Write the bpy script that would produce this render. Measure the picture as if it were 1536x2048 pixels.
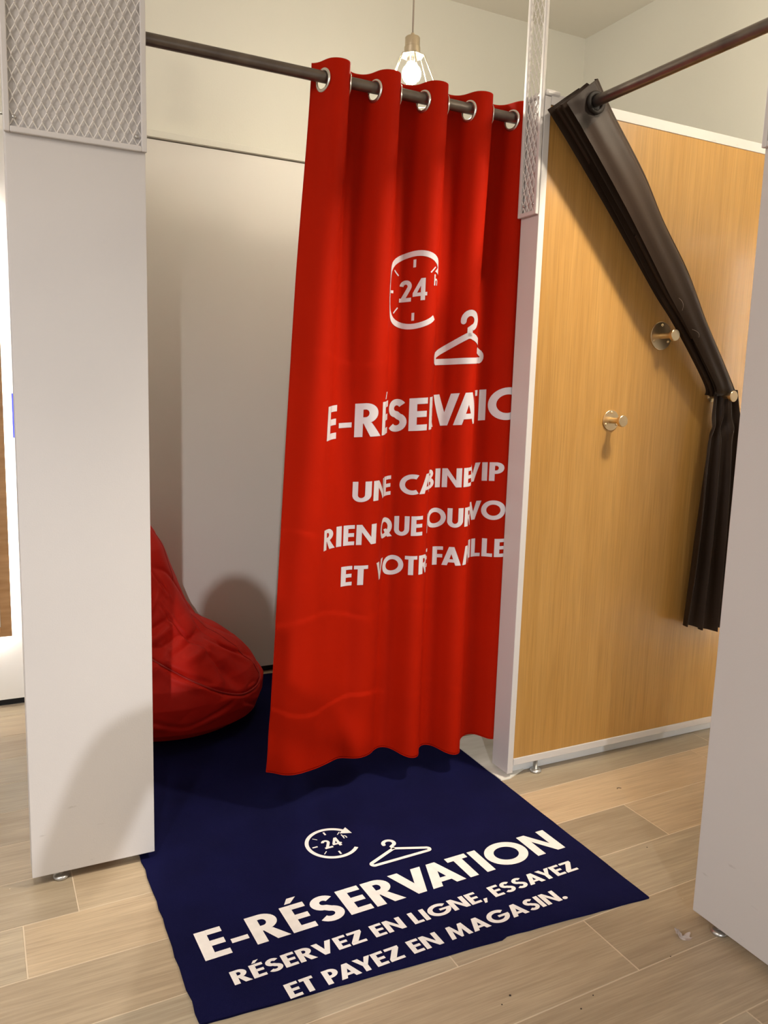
import bpy, bmesh, math, random
from mathutils import Vector, Matrix
random.seed(7)
for o in list(bpy.data.objects): bpy.data.objects.remove(o)
SC = bpy.context.scene
COL = SC.collection
PI = math.pi
# ------------------------------------------------------------ camera
H = 1.36
FPX = 1613.67
yaw, pit, rol = [math.radians(a) for a in (26.903, 8.602, 1.760)]
fw = Vector((math.sin(yaw)*math.cos(pit), math.cos(yaw)*math.cos(pit), -math.sin(pit)))
r0 = Vector((math.cos(yaw), -math.sin(yaw), 0)); u0 = r0.cross(fw)
rr = math.cos(rol)*r0 + math.sin(rol)*u0; uu = -math.sin(rol)*r0 + math.cos(rol)*u0
cd = bpy.data.cameras.new('camera'); cam = bpy.data.objects.new('camera', cd); COL.objects.link(cam)
cam.matrix_world = Matrix(((rr.x, uu.x, -fw.x, 0), (rr.y, uu.y, -fw.y, 0), (rr.z, uu.z, -fw.z, H), (0, 0, 0, 1)))
cd.sensor_fit = 'VERTICAL'; cd.sensor_height = 32; cd.lens = FPX/2048*32; cd.clip_start = .02
SC.camera = cam
# ------------------------------------------------------------ world, lights, exposure
SC.view_settings.view_transform = 'Standard'; SC.view_settings.look = 'None'
SC.view_settings.gamma = 1; SC.view_settings.use_curve_mapping = False
SC.view_settings.exposure = -0.02
W = bpy.data.worlds.new('world'); SC.world = W; W.use_nodes = True
bg = W.node_tree.nodes['Background']; bg.inputs[0].default_value = (1, .96, .92, 1); bg.inputs[1].default_value = .64

def lamp(name, kind, loc, energy, color, size=.05, target=None, spot=None, blend=.5, sy=None):
    l = bpy.data.lights.new(name, kind); l.energy = energy; l.color = color
    if kind == 'AREA':
        l.size = size
        if sy: l.shape = 'RECTANGLE'; l.size_y = sy
    else: l.shadow_soft_size = size
    if kind == 'SPOT': l.spot_size = math.radians(spot); l.spot_blend = blend
    o = bpy.data.objects.new(name, l); COL.objects.link(o); o.location = loc
    if target: o.rotation_euler = (Vector(target)-Vector(loc)).to_track_quat('-Z', 'Y').to_euler()
    return o
lamp('shop_spotlight', 'SPOT', (-1.5, -4.4, 2.85), 740, (.96, .97, 1), .035, (.55, 2.3, .0), 34, 1.0)
lamp('fill_spot', 'SPOT', (2.15, 1.15, 3.14), 275, (1, .88, .72), .10, (1.35, 2.2, 1.0), 50, .8)  # unseen spot added to rake the curtain folds and light the right floor
lamp('fill_spot', 'SPOT', (-.25, 1.0, 3.14), 115, (1, .95, .90), .04, (.05, 1.75, 0), 44, .9)  # second unseen spot, added to brighten the left floor and panel bottom
BULB_W = 320.0
lamp('fill_area', 'AREA', (-1.9, .6, 3.0), 50, (1, .92, .87), 1.0, (1.6, 1.6, .9))  # unseen soft light, added to lift the panels that face left
LED_W = 62.0

# ------------------------------------------------------------ materials
MATS = {}
def mat(name, col, rough=.5, metal=0.0, emit=None, es=0, var=.0, vscale=8, stretch=(1,1,1), col2=None, bump=0.0, bscale=60, spec=.5, objcol=False, coat=0, detail=4, trans=0):
    if name in MATS: return MATS[name]
    m = bpy.data.materials.new(name); m.use_nodes = True; MATS[name] = m
    nt = m.node_tree; b = nt.nodes['Principled BSDF']; L = nt.links
    b.inputs['Base Color'].default_value = (*col, 1); b.inputs['Roughness'].default_value = rough
    b.inputs['Metallic'].default_value = metal; b.inputs['Specular IOR Level'].default_value = spec
    if coat: b.inputs['Coat Weight'].default_value = coat; b.inputs['Coat Roughness'].default_value = .25
    if emit: b.inputs['Emission Color'].default_value = (*emit, 1); b.inputs['Emission Strength'].default_value = es
    tc = nt.nodes.new('ShaderNodeTexCoord')
    def mapped(sc):
        mp = nt.nodes.new('ShaderNodeMapping'); mp.inputs['Scale'].default_value = sc
        L.new(tc.outputs['Object'], mp.inputs['Vector']); return mp
    c2 = col2 or tuple(c*(1-var) for c in col)
    if col2 or var:
        n = nt.nodes.new('ShaderNodeTexNoise'); n.inputs['Scale'].default_value = vscale; n.inputs['Detail'].default_value = detail
        L.new(mapped(stretch).outputs[0], n.inputs['Vector'])
        r = nt.nodes.new('ShaderNodeValToRGB'); r.color_ramp.elements[0].position = .32; r.color_ramp.elements[1].position = .68
        r.color_ramp.elements[0].color = (*c2, 1); r.color_ramp.elements[1].color = (*col, 1)
        L.new(n.outputs[0], r.inputs[0]); out = r.outputs[0]
        if objcol:
            oi = nt.nodes.new('ShaderNodeObjectInfo'); mx = nt.nodes.new('ShaderNodeMixRGB'); mx.blend_type = 'MULTIPLY'; mx.inputs[0].default_value = 1
            L.new(out, mx.inputs[1]); L.new(oi.outputs['Color'], mx.inputs[2]); out = mx.outputs[0]
        L.new(out, b.inputs['Base Color'])
    if bump:
        n2 = nt.nodes.new('ShaderNodeTexNoise'); n2.inputs['Scale'].default_value = bscale; n2.inputs['Detail'].default_value = 3
        L.new(mapped(stretch).outputs[0], n2.inputs['Vector'])
        bp = nt.nodes.new('ShaderNodeBump'); bp.inputs['Strength'].default_value = bump; bp.inputs['Distance'].default_value = .004
        L.new(n2.outputs[0], bp.inputs['Height']); L.new(bp.outputs[0], b.inputs['Normal'])
    return m
white = mat('white_lacquer', (.63, .60, .58), .42, var=.04, vscale=2, bump=.05, bscale=250)
wallw = mat('wall_paint', (.70, .68, .60), .8, var=.03, vscale=1.5, bump=.08, bscale=120)
cladw = mat('wall_cladding', (.74, .71, .65), .6, var=.04, vscale=1.5)
ceilm = mat('ceiling_paint', (.78, .74, .66), .85, var=.03, vscale=1.2)
meshw = mat('white_mesh_metal', (.70, .66, .62), .4, var=.03, vscale=30)
oak = mat('oak_veneer', (.47, .255, .078), .33, col2=(.40, .206, .056), vscale=5, stretch=(17, 17, .5), bump=.06, bscale=40, detail=9)
oakd = mat('oak_edge', (.40, .22, .09), .45, col2=(.30, .15, .05), vscale=5, stretch=(1, 9, 9))
tile = mat('wood_look_tile', (.475, .385, .265), .40, col2=(.33, .26, .172), vscale=3.2, stretch=(.8, 12, 9), bump=.10, bscale=14, objcol=True, detail=8)
grout = mat('pale_grout', (.66, .54, .39), .8, var=.1)
steel = mat('raw_steel', (.20, .17, .145), .36, .85, col2=(.12, .10, .09), vscale=12, stretch=(1, 1, 1))
chrome = mat('satin_nickel', (.72, .69, .64), .25, 1.0, var=.04)
brass = mat('brushed_brass', (.78, .60, .36), .32, 1.0, var=.06, vscale=30)
zinc = mat('zinc', (.55, .54, .52), .35, .9, var=.1)
redc = mat('red_polyester', (.395, .0095, .0005), .75, var=.08, vscale=5, bump=.1, bscale=420, spec=.06)
redb = mat('red_coated_canvas', (.66, .020, .010), .55, col2=(.58, .015, .008), vscale=6, bump=.10, bscale=35, spec=.16)
redp = mat('red_piping', (.46, .014, .009), .5, var=.1)
print_w = mat('white_print', (.66, .61, .63), .6, var=.04, vscale=20, spec=.2)
rug_w = mat('rug_print', (.90, .86, .82), .8, var=.08, vscale=40, spec=.1)
navy = mat('navy_felt', (.0045, .0048, .042), .95, col2=(.0034, .0036, .032), vscale=6, bump=.5, bscale=500, spec=.1)
brown = mat('brown_satin', (.029, .0170, .0105), .46, col2=(.0235, .0135, .0083), vscale=6, bump=.06, bscale=20, spec=.16)
black = mat('black_gap', (.006, .005, .004), .8, var=.1)
plastic = mat('clear_plastic', (.46, .38, .34), .12, var=.1, coat=.6)
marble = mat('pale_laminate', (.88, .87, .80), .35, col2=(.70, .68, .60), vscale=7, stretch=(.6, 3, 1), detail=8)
signb = mat('sign_blue', (.02, .03, .55), .5, var=.05)
lampm = mat('champagne_metal', (.66, .56, .40), .35, .8, var=.05)
cordm = mat('cord_fabric', (.50, .44, .36), .8, var=.1)
bulbm = mat('bulb_glass', (1, .85, .6), .3, emit=(.94, .83, .62), es=BULB_W)
ledm = mat('led_strip', (1, 1, 1), .5, emit=(.93, .97, 1), es=LED_W)
mirror = mat('mirror_glass', (.85, .86, .86), .03, 1.0)
dirt = mat('dark_crumb', (.03, .02, .015), .9, var=.3)

def wood(m, fine, coarse, lo, hi, amt, rnd, bump):
    nt = m.node_tree; L = nt.links; b = nt.nodes['Principled BSDF']
    for n in list(nt.nodes):
        if n.bl_idname not in ('ShaderNodeBsdfPrincipled', 'ShaderNodeOutputMaterial'): nt.nodes.remove(n)
    N = nt.nodes.new
    tc = N('ShaderNodeTexCoord'); oi = N('ShaderNodeObjectInfo'); add = N('ShaderNodeVectorMath'); add.operation = 'MULTIPLY_ADD'
    L.new(oi.outputs['Random'], add.inputs[0]); add.inputs[1].default_value = rnd; L.new(tc.outputs['Object'], add.inputs[2])
    def nz(sc, detail, dist=0):
        mp = N('ShaderNodeMapping'); mp.inputs['Scale'].default_value = sc; L.new(add.outputs[0], mp.inputs['Vector'])
        n = N('ShaderNodeTexNoise'); n.inputs['Scale'].default_value = 1; n.inputs['Detail'].default_value = detail; n.inputs['Distortion'].default_value = dist
        L.new(mp.outputs[0], n.inputs['Vector']); return n
    c = nz(coarse, 4, .8); f = nz(fine, 5, .1); f2 = nz(tuple(v*.33 for v in fine), 4, .3)
    r = N('ShaderNodeValToRGB'); r.color_ramp.elements[0].position = .30; r.color_ramp.elements[1].position = .70
    r.color_ramp.elements[0].color = (*lo, 1); r.color_ramp.elements[1].color = (*hi, 1)
    mx = N('ShaderNodeMath'); mx.operation = 'MULTIPLY_ADD'; L.new(f2.outputs[0], mx.inputs[0]); mx.inputs[1].default_value = .45; 
    m2 = N('ShaderNodeMath'); m2.operation = 'MULTIPLY'; L.new(c.outputs[0], m2.inputs[0]); m2.inputs[1].default_value = .55; L.new(m2.outputs[0], mx.inputs[2])
    L.new(mx.outputs[0], r.inputs[0])
    mr = N('ShaderNodeMapRange'); L.new(f.outputs[0], mr.inputs[0]); mr.inputs[1].default_value = .3; mr.inputs[2].default_value = .65; mr.inputs[3].default_value = 1-amt; mr.inputs[4].default_value = 1.04
    ml = N('ShaderNodeMixRGB'); ml.blend_type = 'MULTIPLY'; ml.inputs[0].default_value = 1; L.new(r.outputs[0], ml.inputs[1]); L.new(mr.outputs[0], ml.inputs[2])
    m3 = N('ShaderNodeMixRGB'); m3.blend_type = 'MULTIPLY'; m3.inputs[0].default_value = 1; L.new(ml.outputs[0], m3.inputs[1]); L.new(oi.outputs['Color'], m3.inputs[2])
    L.new(m3.outputs[0], b.inputs['Base Color'])
    bp = N('ShaderNodeBump'); bp.inputs['Strength'].default_value = bump; bp.inputs['Distance'].default_value = .002
    L.new(f.outputs[0], bp.inputs['Height']); L.new(bp.outputs[0], b.inputs['Normal'])
wood(oak, (190, 190, 5), (7, 7, .5), (.39, .198, .046), (.485, .265, .074), .17, (0, 0, 0), .12)
wood(tile, (9, 230, 40), (1.5, 9, 3), (.345, .268, .178), (.50, .405, .278), .16, (7.3, 3.1, 5.7), .15)
def wear(m):
    nt = m.node_tree; L = nt.links; b = nt.nodes['Principled BSDF']; N = nt.nodes.new
    src = b.inputs['Base Color'].links[0].from_socket
    tc = N('ShaderNodeTexCoord'); sp = N('ShaderNodeSeparateXYZ'); L.new(tc.outputs['Object'], sp.inputs[0])
    g = N('ShaderNodeMapRange'); L.new(sp.outputs[2], g.inputs[0]); g.inputs[1].default_value = .05; g.inputs[2].default_value = .30; g.inputs[3].default_value = .09; g.inputs[4].default_value = 0
    mp = N('ShaderNodeMapping'); mp.inputs['Scale'].default_value = (14, 14, 60); L.new(tc.outputs['Object'], mp.inputs['Vector'])
    n = N('ShaderNodeTexNoise'); n.inputs['Scale'].default_value = 1; n.inputs['Detail'].default_value = 6; L.new(mp.outputs[0], n.inputs['Vector'])
    a = N('ShaderNodeMath'); a.operation = 'ADD'; L.new(n.outputs[0], a.inputs[0]); L.new(g.outputs[0], a.inputs[1])
    t = N('ShaderNodeMapRange'); L.new(a.outputs[0], t.inputs[0]); t.inputs[1].default_value = .74; t.inputs[2].default_value = .86; t.inputs[3].default_value = 0; t.inputs[4].default_value = .55
    mx = N('ShaderNodeMixRGB'); L.new(t.outputs[0], mx.inputs[0]); L.new(src, mx.inputs[1]); mx.inputs[2].default_value = (.22, .19, .17, 1); L.new(mx.outputs[0], b.inputs['Base Color'])
wear(white)
# ------------------------------------------------------------ object helpers
def put(name, me, m=None, parent=None, label=None, cat=None, group=None, kind=None, smooth=False, loc=None):
    o = bpy.data.objects.new(name, me); COL.objects.link(o)
    if m and not me.materials: me.materials.append(m)
    if parent: o.parent = parent
    if loc is not None: o.location = loc
    if label: o['label'] = label
    if cat: o['category'] = cat
    if group: o['group'] = group
    if kind: o['kind'] = kind
    if smooth:
        me.polygons.foreach_set('use_smooth', [True]*len(me.polygons))
    return o
def thing(name, label, cat, loc=(0, 0, 0), group=None):
    o = bpy.data.objects.new(name, None); COL.objects.link(o); o.location = loc; o['label'] = label; o['category'] = cat
    o.empty_display_size = .05
    if group: o['group'] = group
    return o
def tomesh(bm, name='m'):
    bmesh.ops.recalc_face_normals(bm, faces=bm.faces)
    me = bpy.data.meshes.new(name); bm.to_mesh(me); bm.free(); return me
def pymesh(v, f, name='m'):
    me = bpy.data.meshes.new(name); me.from_pydata([tuple(p) for p in v], [], f); me.update(); return me
def abox(bm, x0, x1, y0, y1, z0, z1, bev=0):
    vs = [bm.verts.new(p) for p in ((x0,y0,z0),(x1,y0,z0),(x1,y1,z0),(x0,y1,z0),(x0,y0,z1),(x1,y0,z1),(x1,y1,z1),(x0,y1,z1))]
    fs = [bm.faces.new([vs[i] for i in q]) for q in ((0,3,2,1),(4,5,6,7),(0,1,5,4),(1,2,6,5),(2,3,7,6),(3,0,4,7))]
    if bev:
        es = list({e for f in fs for e in f.edges})
        bmesh.ops.bevel(bm, geom=es, offset=bev, segments=2, affect='EDGES', profile=.5)
def box(name, x0, x1, y0, y1, z0, z1, m, parent=None, bev=.0015, **k):
    bm = bmesh.new(); ox, oy, oz = (x0+x1)/2, (y0+y1)/2, z0
    org = Vector((0, 0, 0)) if parent is None else parent.location
    abox(bm, x0-ox, x1-ox, y0-oy, y1-oy, 0, z1-z0, bev)
    return put(name, tomesh(bm), m, parent, loc=(ox-org.x, oy-org.y, oz-org.z), **k)
def tube(path, r, n=12, caps=True, closed=False):
    vs, fs = [], []; P = [Vector(p) for p in path]; N = len(P); prev = None
    rs = r if isinstance(r, (list, tuple)) else [r]*N
    for i, p in enumerate(P):
        t = (P[(i+1) % N]-P[i-1]) if closed else (P[min(i+1, N-1)]-P[max(i-1, 0)])
        t.normalize()
        if prev is None: a = t.orthogonal().normalized()
        else: a = (prev - t*prev.dot(t)).normalized()
        prev = a; b = t.cross(a)
        for k in range(n):
            an = 2*PI*k/n; vs.append(p+(a*math.cos(an)+b*math.sin(an))*rs[i])
    M = N if closed else N-1
    for i in range(M):
        j = (i+1) % N
        for k in range(n): fs.append((i*n+k, i*n+(k+1) % n, j*n+(k+1) % n, j*n+k))
    if caps and not closed:
        fs.append(tuple(range(n))[::-1]); fs.append(tuple((N-1)*n+k for k in range(n)))
    return vs, fs
def tubes(list_of, name='m'):
    V, F = [], []
    for v, f in list_of:
        o = len(V); V += v; F += [tuple(i+o for i in q) for q in f]
    return pymesh(V, F, name)
def lathe(prof, n=32, axis='Z'):
    vs, fs = [], []
    for (r, z) in prof:
        for k in range(n):
            a = 2*PI*k/n; p = (r*math.cos(a), r*math.sin(a), z)
            vs.append(p)
    for i in range(len(prof)-1):
        for k in range(n): fs.append((i*n+k, i*n+(k+1) % n, (i+1)*n+(k+1) % n, (i+1)*n+k))
    fs.append(tuple(range(n))[::-1]); fs.append(tuple((len(prof)-1)*n+k for k in range(n)))
    if axis == '-Y': vs = [(x, -z, y) for x, y, z in vs]
    return vs, fs
def autosmooth(o, ang=40):
    me = o.data; me.polygons.foreach_set('use_smooth', [True]*len(me.polygons))
    try: me.set_sharp_from_angle(angle=math.radians(ang))
    except Exception: pass
    return o

# ------------------------------------------------------------ STRUCTURE
YB, XR, ZC = 3.60, 2.92, 3.20
floor = box('floor', -3.2, XR+.1, -5.6, YB+.1, -.06, -.0009, grout, bev=0, kind='structure')
box('ceiling', -3.2, XR+.1, -5.6, YB+.1, ZC, ZC+.06, ceilm, bev=0, kind='structure')
wb = box('wall_back', -3.2, XR+.1, YB, YB+.1, -.0015, ZC, wallw, bev=0, kind='structure')
box('wall_right', XR, XR+.1, -1.2, YB, -.0015, ZC, wallw, bev=0, kind='structure')
t1 = box('trim_1', -1.6, XR, 3.540, YB, 2.350, 2.376, wallw, bev=.001, kind='structure')
# cladding boards and recessed black plinth under them
def wpart(name, *a, **k):
    return box(name, *a, parent=wb, **k)
for x0, x1 in ((-1.60, .23), (.232, 1.90), (1.902, XR-.002)):
    wpart('cladding_board', x0, x1, 3.56, YB, .035, 2.3455, cladw, bev=.001)
wpart('plinth', -1.6, XR-.002, 3.592, YB, 0, .036, black, bev=0)
# wood-look tiles, one object per tile
G0, PITCH, SL = 1.029, .2025, .03
offs = {0: .55, 1: 1.372, 2: .98, 3: 1.904, 4: .055, 5: .188, 6: .62, 7: 1.05, 8: .3, 9: .8, 10: 1.15, 11: .42, -1: .3, -2: .9, -3: 0.1, -4: .6, -5: 1.0, -6: .4}
tint = {}
ang = math.atan(SL)
k = 0
for row in range(-6, 13):
    y0 = G0+row*PITCH
    if y0 > 3.56: continue
    off = offs.get(row, random.random()*1.2)
    n0 = -2
    for n in range(-3, 4):
        xa = off+(n-1)*1.2; xb = xa+1.2
        if xb < -.9 or xa > XR: continue
        xa_, xb_ = max(xa+.0017, -1.6), min(xb-.0017, XR-.005)
        if xb_-xa_ < .05: continue
        ya, yb = y0+.0015, min(y0+PITCH-.0015, 3.585-SL*xb_)
        if yb-ya < .02: continue
        bm = bmesh.new()
        cx, cy = (xa_+xb_)/2, (ya+yb)/2
        pts = [(xa_, ya+SL*xa_), (xb_, ya+SL*xb_), (xb_, yb+SL*xb_), (xa_, yb+SL*xa_)]
        cy = sum(p[1] for p in pts)/4
        lo = [bm.verts.new((p[0]-cx, p[1]-cy, -.0095)) for p in pts]; hi = [bm.verts.new((p[0]-cx, p[1]-cy, 0)) for p in pts]
        tf = bm.faces.new(hi); 
        for i in range(4): bm.faces.new((lo[i], lo[(i+1) % 4], hi[(i+1) % 4], hi[i]))
        bmesh.ops.bevel(bm, geom=list(tf.edges), offset=.0007, segments=1, affect='EDGES')
        o = put('tile', tomesh(bm), tile, floor, loc=(cx-floor.location.x, cy-floor.location.y, 0-floor.location.z))
        b = random.uniform(.86, 1.08); w = random.uniform(-.04, .04)
        if row == 4 and xb > 1.6: b, w = 1.16, .07
        if row == 3 and xa < 1.2 and xb > 1.8: b, w = .84, 0
        if row == 3 and xa > 1.8: b, w = 1.04, .05
        if row == 5 and xb < .2: b, w = .86, 0
        if row == 5 and xa < .2 < xb: b, w = 1.05, .03
        if row == 4 and xa < .1 < xb: b, w = 1.12, .05
        o.color = (b*(1+w), b, b*(1-w), 1)

# ------------------------------------------------------------ expanded metal mesh
def expanded(wd, z0, z1, cw=.0203, ch=.0455, rb=.0029, dp=.0016):
    """diamond mesh in the local XZ plane from x=0..wd, facing -Y"""
    V, F = [], []
    def seg(a, b, side):
        a, b = Vector(a), Vector(b); d = (b-a).normalized(); nrm = Vector((0, -1, 0)); s = d.cross(nrm).normalized()
        s = (s*.72 + nrm*.69*side).normalized(); t = d.cross(s).normalized()
        o = len(V)
        for p in (a-d*.0008, b+d*.0008):
            for cs, ct in ((-1, -1), (1, -1), (1, 1), (-1, 1)): V.append(p+s*rb/2*cs+t*dp/2*ct)
        F.extend([(o, o+1, o+5, o+4), (o+1, o+2, o+6, o+5), (o+2, o+3, o+7, o+6), (o+3, o, o+4, o+7), (o, o+3, o+2, o+1), (o+4, o+5, o+6, o+7)])
    nx = int(wd/(cw/2)); nz = int((z1-z0)/(ch/2))
    sx = wd/nx; sz = (z1-z0)/nz
    for j in range(nz):
        for i in range(nx+1):
            if (i+j) % 2: continue
            # slightly bulged strand: two bits per edge
            for di in (-1, 1):
                if not 0 <= i+di <= nx: continue
                x0, za = i*sx, z0+j*sz; x1, zb = (i+di)*sx, z0+(j+1)*sz
                k1 = (x0+(x1-x0)*.14, 0, za+(zb-za)*.22); k2 = (x0+(x1-x0)*.86, 0, za+(zb-za)*.78)
                side = di
                seg((x0, .0015*(-1), za), k1, side); seg(k1, k2, side); seg(k2, (x1, .0015, zb), side)
    return pymesh(V, F)
def foot_mesh(hh):
    vs, fs = lathe([(.0, 0), (.019, 0), (.021, .002), (.021, .006), (.017, .010), (.010, .012), (.0055, .0125), (.0055, hh)], 20)
    return pymesh(vs, fs)
def screw_mesh():
    vs, fs = lathe([(.0, 0), (.005, 0), (.0048, .0012), (.003, .0025), (.0, .003)], 16, '-Y'); return pymesh(vs, fs)

def end_panel(label, loc, rz, wd, ztop, z0=.027, slab=.080, name='end_panel', cat='partition', foot_x=None, ztm=2.9, panel=True, depthback=0):
    """local frame: x along the panel 0..wd, faces -Y at y=0"""
    t = thing(name, label, cat, loc); t.rotation_euler = (0, 0, rz)
    def lb(nm, x0, x1, y0, y1, za, zb, m, bev=.0015):
        bm = bmesh.new(); abox(bm, x0, x1, y0, y1, za, zb, bev); return put(nm, tomesh(bm), m, t)
    if panel: lb('panel', .002, wd-.002, 0, slab, z0, ztop, white)
    # metal mesh frame: four bars as one welded frame
    bm = bmesh.new(); fwid = .0135; zb = 1.932; f0, f1 = -.012, -.0005
    a, b = 0, wd
    if not panel: f0, f1 = -.012, -.0005
    def bar(*q): abox(bm, *q, .0022)
    bar(a, a+fwid, f0, f1, zb, ztm); bar(b-fwid, b, f0, f1, zb, ztm)
    bar(a+fwid, b-fwid, f0, f1, zb, zb+fwid); bar(a+fwid, b-fwid, f0, f1, ztm-fwid, ztm)
    put('mesh_frame', tomesh(bm), white, t)
    e = put('expanded_mesh', expanded(b-a-2*fwid+.004, zb+fwid-.002, ztm-fwid), meshw, t, loc=(a+fwid-.002, -.0055, 0)); e['kind'] = 'stuff'
    for sx in (a+fwid+.010, b-fwid-.010):
        put('screw', screw_mesh(), zinc, t, loc=(sx, -.0055, zb+fwid+.022), smooth=True)
    if panel:
        for fx, fy in ((foot_x or .075, .022), (wd-.06, .062)):
            put('levelling_foot', foot_mesh(z0+.002), zinc, t, loc=(fx, fy, 0), smooth=True)
    return t
end_panel('wide white end panel at left with diamond metal mesh above, beside the blue rug', (.085, 2.2, 0), 0, .327, 2.30)
end_panel('white end panel at the right edge, in front of the oak wall and brown curtain', (1.64, 1.362, 0), -PI/2, .327, 2.30, foot_x=.072)
# the narrow post is the end of the oak partition: mesh screen fixed on it
end_panel('narrow white-framed diamond mesh screen fixed to the post right of the red curtain', (1.638, 2.297, 0), -PI/2, .097, 2.30, name='mesh_screen', cat='screen', ztm=3.0, panel=False)

# ------------------------------------------------------------ oak partition (right cabin's left side)
op = thing('oak_partition', 'oak veneer partition in white frame behind the brown curtain, brass hooks on it', 'partition', (1.64, 2.2, 0))
def obx(nm, *a, **k): return box(nm, *a, parent=op, **k)
obx('end_cap', 1.64, 1.664, 2.2, 2.296, .02, 2.29, white, bev=.002)
obx('corner_cap', 1.641, 1.700, 2.196, 2.2955, 2.2905, 2.312, white, bev=.008)
obx('wood_panel', 1.6645, 2.915, 2.2025, 2.222, .074, 2.266, oak, bev=0)
obx('frame_rail', 1.6645, 2.915, 2.199, 2.294, 2.2665, 2.300, white, label='white top rail')
obx('frame_rail', 1.6645, 2.915, 2.199, 2.294, .048, .0735, white, label='white bottom rail')
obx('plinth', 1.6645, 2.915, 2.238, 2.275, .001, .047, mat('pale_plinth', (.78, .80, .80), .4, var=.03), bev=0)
obx('back_board', 1.6645, 2.915, 2.275, 2.294, .074, 2.266, cladw, bev=0)
for fx in (1.775, 2.85):
    put('levelling_foot', foot_mesh(.050), zinc, op, loc=(fx-1.64, .012, 0), smooth=True)

# unseen cabin side walls, white, behind the end panel and behind the curtain's end
sp = thing('cabin_side_wall', 'white side wall running back behind the wide left end panel', 'partition', (.22, 2.9, 0))
box('panel', .20, .238, 2.296, 3.555, .03, 2.30, white, parent=sp)
for y in (2.5, 3.4): put('levelling_foot', foot_mesh(.032), zinc, sp, loc=(0, y-2.9, 0), smooth=True)
sp = thing('cabin_side_wall', 'white side wall of the cabin hidden behind the red curtain', 'partition', (1.92, 2.9, 0))
box('panel', 1.90, 1.938, 2.296, 3.555, .03, 2.30, white, parent=sp)
for y in (2.5, 3.4): put('levelling_foot', foot_mesh(.032), zinc, sp, loc=(0, y-2.9, 0), smooth=True)

# ------------------------------------------------------------ rods
ROD_Z, ROD_Y, ROD_R = 2.256, 2.34, .0165
def rod(label, a, b, ring):
    t = thing('curtain_rod', label, 'rod', a)
    A, B = Vector(a), Vector(b)
    autosmooth(put('pipe', pymesh(*tube([(0, 0, 0), B-A], ROD_R, 28)), steel, t))
    d = (B-A).normalized()
    for p, s in ((Vector((0, 0, 0)), 1), (B-A, -1)):
        autosmooth(put('flange', pymesh(*tube([p, p+d*s*.004, p+d*s*.006, p+d*s*.02], [.036, .036, .022, .021], 28)), steel, t))
rod('dark steel rod carrying the red curtain', (.2385, ROD_Y, ROD_Z), (1.8995, ROD_Y, ROD_Z), 1)
rod('dark steel rod at upper right carrying the brown curtain', (1.742, 2.1985, ROD_Z), (1.742, .96, ROD_Z), 1)

# ------------------------------------------------------------ red curtain
XG, PER, LP = .946, .1667, .217       # first eyelet x, rod spacing of two eyelets, cloth per period
Z_TOP, Z_BOT = 2.302, .085
U0, U1 = -.17, 5.35
def sstep(a, b, x):
    t = min(1, max(0, (x-a)/(b-a))); return t*t*(3-2*t)
def curt(u, z):
    t = (Z_TOP-z)/(Z_TOP-Z_BOT)
    fl = 1-sstep(-.2, 1.75, u)
    x = XG+PER*u - .125*fl*t**1.15
    A = .043-.005*sstep(0, .35, t)
    A *= 1-(.82*sstep(.3, .95, t))*(1-sstep(.75, 1.3, u))
    e = .004*(1-sstep(0, .3, t))+.0035
    th = 2*PI*u
    x -= e*math.sin(2*th)+.010*sstep(0, .3, t)
    y = ROD_Y - A*math.sin(th) + .006*math.sin(u*1.7+t*5)*t
    y -= .042*t**1.8*math.cos(2*PI*(u-.35)/2.4)*(1-sstep(1.15, 1.9, u))
    # packing creases: soft steps that fade away from the fold line
    for zc, dp, ul in ((1.452, .0008, 1.3), (.905, .0014, .38), (.63, .0017, 1.25), (.335, .0020, 1.6)):
        dz = z-zc-.016*math.sin(u*4.1+zc*9)
        k_ = 1-sstep(ul-.25, ul+.35, u)
        if ul > 1.2: k_ = max(k_, .25) if zc < .7 else k_
        y -= dp*1.3*k_*(-math.tanh(dz/.0035))*math.exp(-abs(dz)/.030)
    # crumples low down on the free panel
    if z < .5:
        q = (1-z/.5)*(1-sstep(1.0, 2.0, u))
        y += q*.008*math.sin(9*u+z*22)*math.sin(14*z-4*u)
    return Vector((x, y, z))
def hem(u):
    return .078 + .052*(1-sstep(-.2, 4.2, u)) + .006*math.cos(2*PI*u+1.2)*sstep(1.2, 1.8, u) + .035*sstep(3.35, 4.1, u)
def curt_m(u, v):
    """v = height measured for an unshifted hem; squeeze the bottom to the hem line"""
    z = v
    if v < .6: z = v + (hem(u)-Z_BOT)*(1-(v-Z_BOT)/(.6-Z_BOT))
    return curt(u, z)
def cnorm(u, z):
    a = curt(u+.004, z)-curt(u-.004, z); b = curt(u, z+.004)-curt(u, z-.004)
    n = a.cross(b).normalized()      # a ~ +x, b ~ +z  -> n ~ -y
    return n
CT = thing('eyelet_curtain', 'red eyelet curtain with white printed lettering, a clock and a hanger', 'curtain', (1.3, ROD_Y, 0))
CO = CT.location.copy()
NU = int((U1-U0)*64)
zs = [Z_TOP-i*.0042 for i in range(26)]
while zs[-1] > Z_BOT+.006: zs.append(max(Z_BOT, zs[-1]-.0075))
V = []
for z in zs:
    for i in range(NU+1): V.append(curt_m(U0+(U1-U0)*i/NU, z)-CO)
HOLE_Z = ROD_Z-.0085
gr_u = [k*.5 for k in range(0, 11)]
gr_c = [curt(u, HOLE_Z) for u in gr_u]
F = []
for j in range(len(zs)-1):
    for i in range(NU):
        a = j*(NU+1)+i
        if zs[j] > ROD_Z-.08 and zs[j] < ROD_Z+.06:
            c = (V[a]+V[a+NU+2])/2+CO
            if any((c-g).length < .0275 for g in gr_c): continue
        F.append((a, a+NU+1, a+NU+2, a+1))
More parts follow.
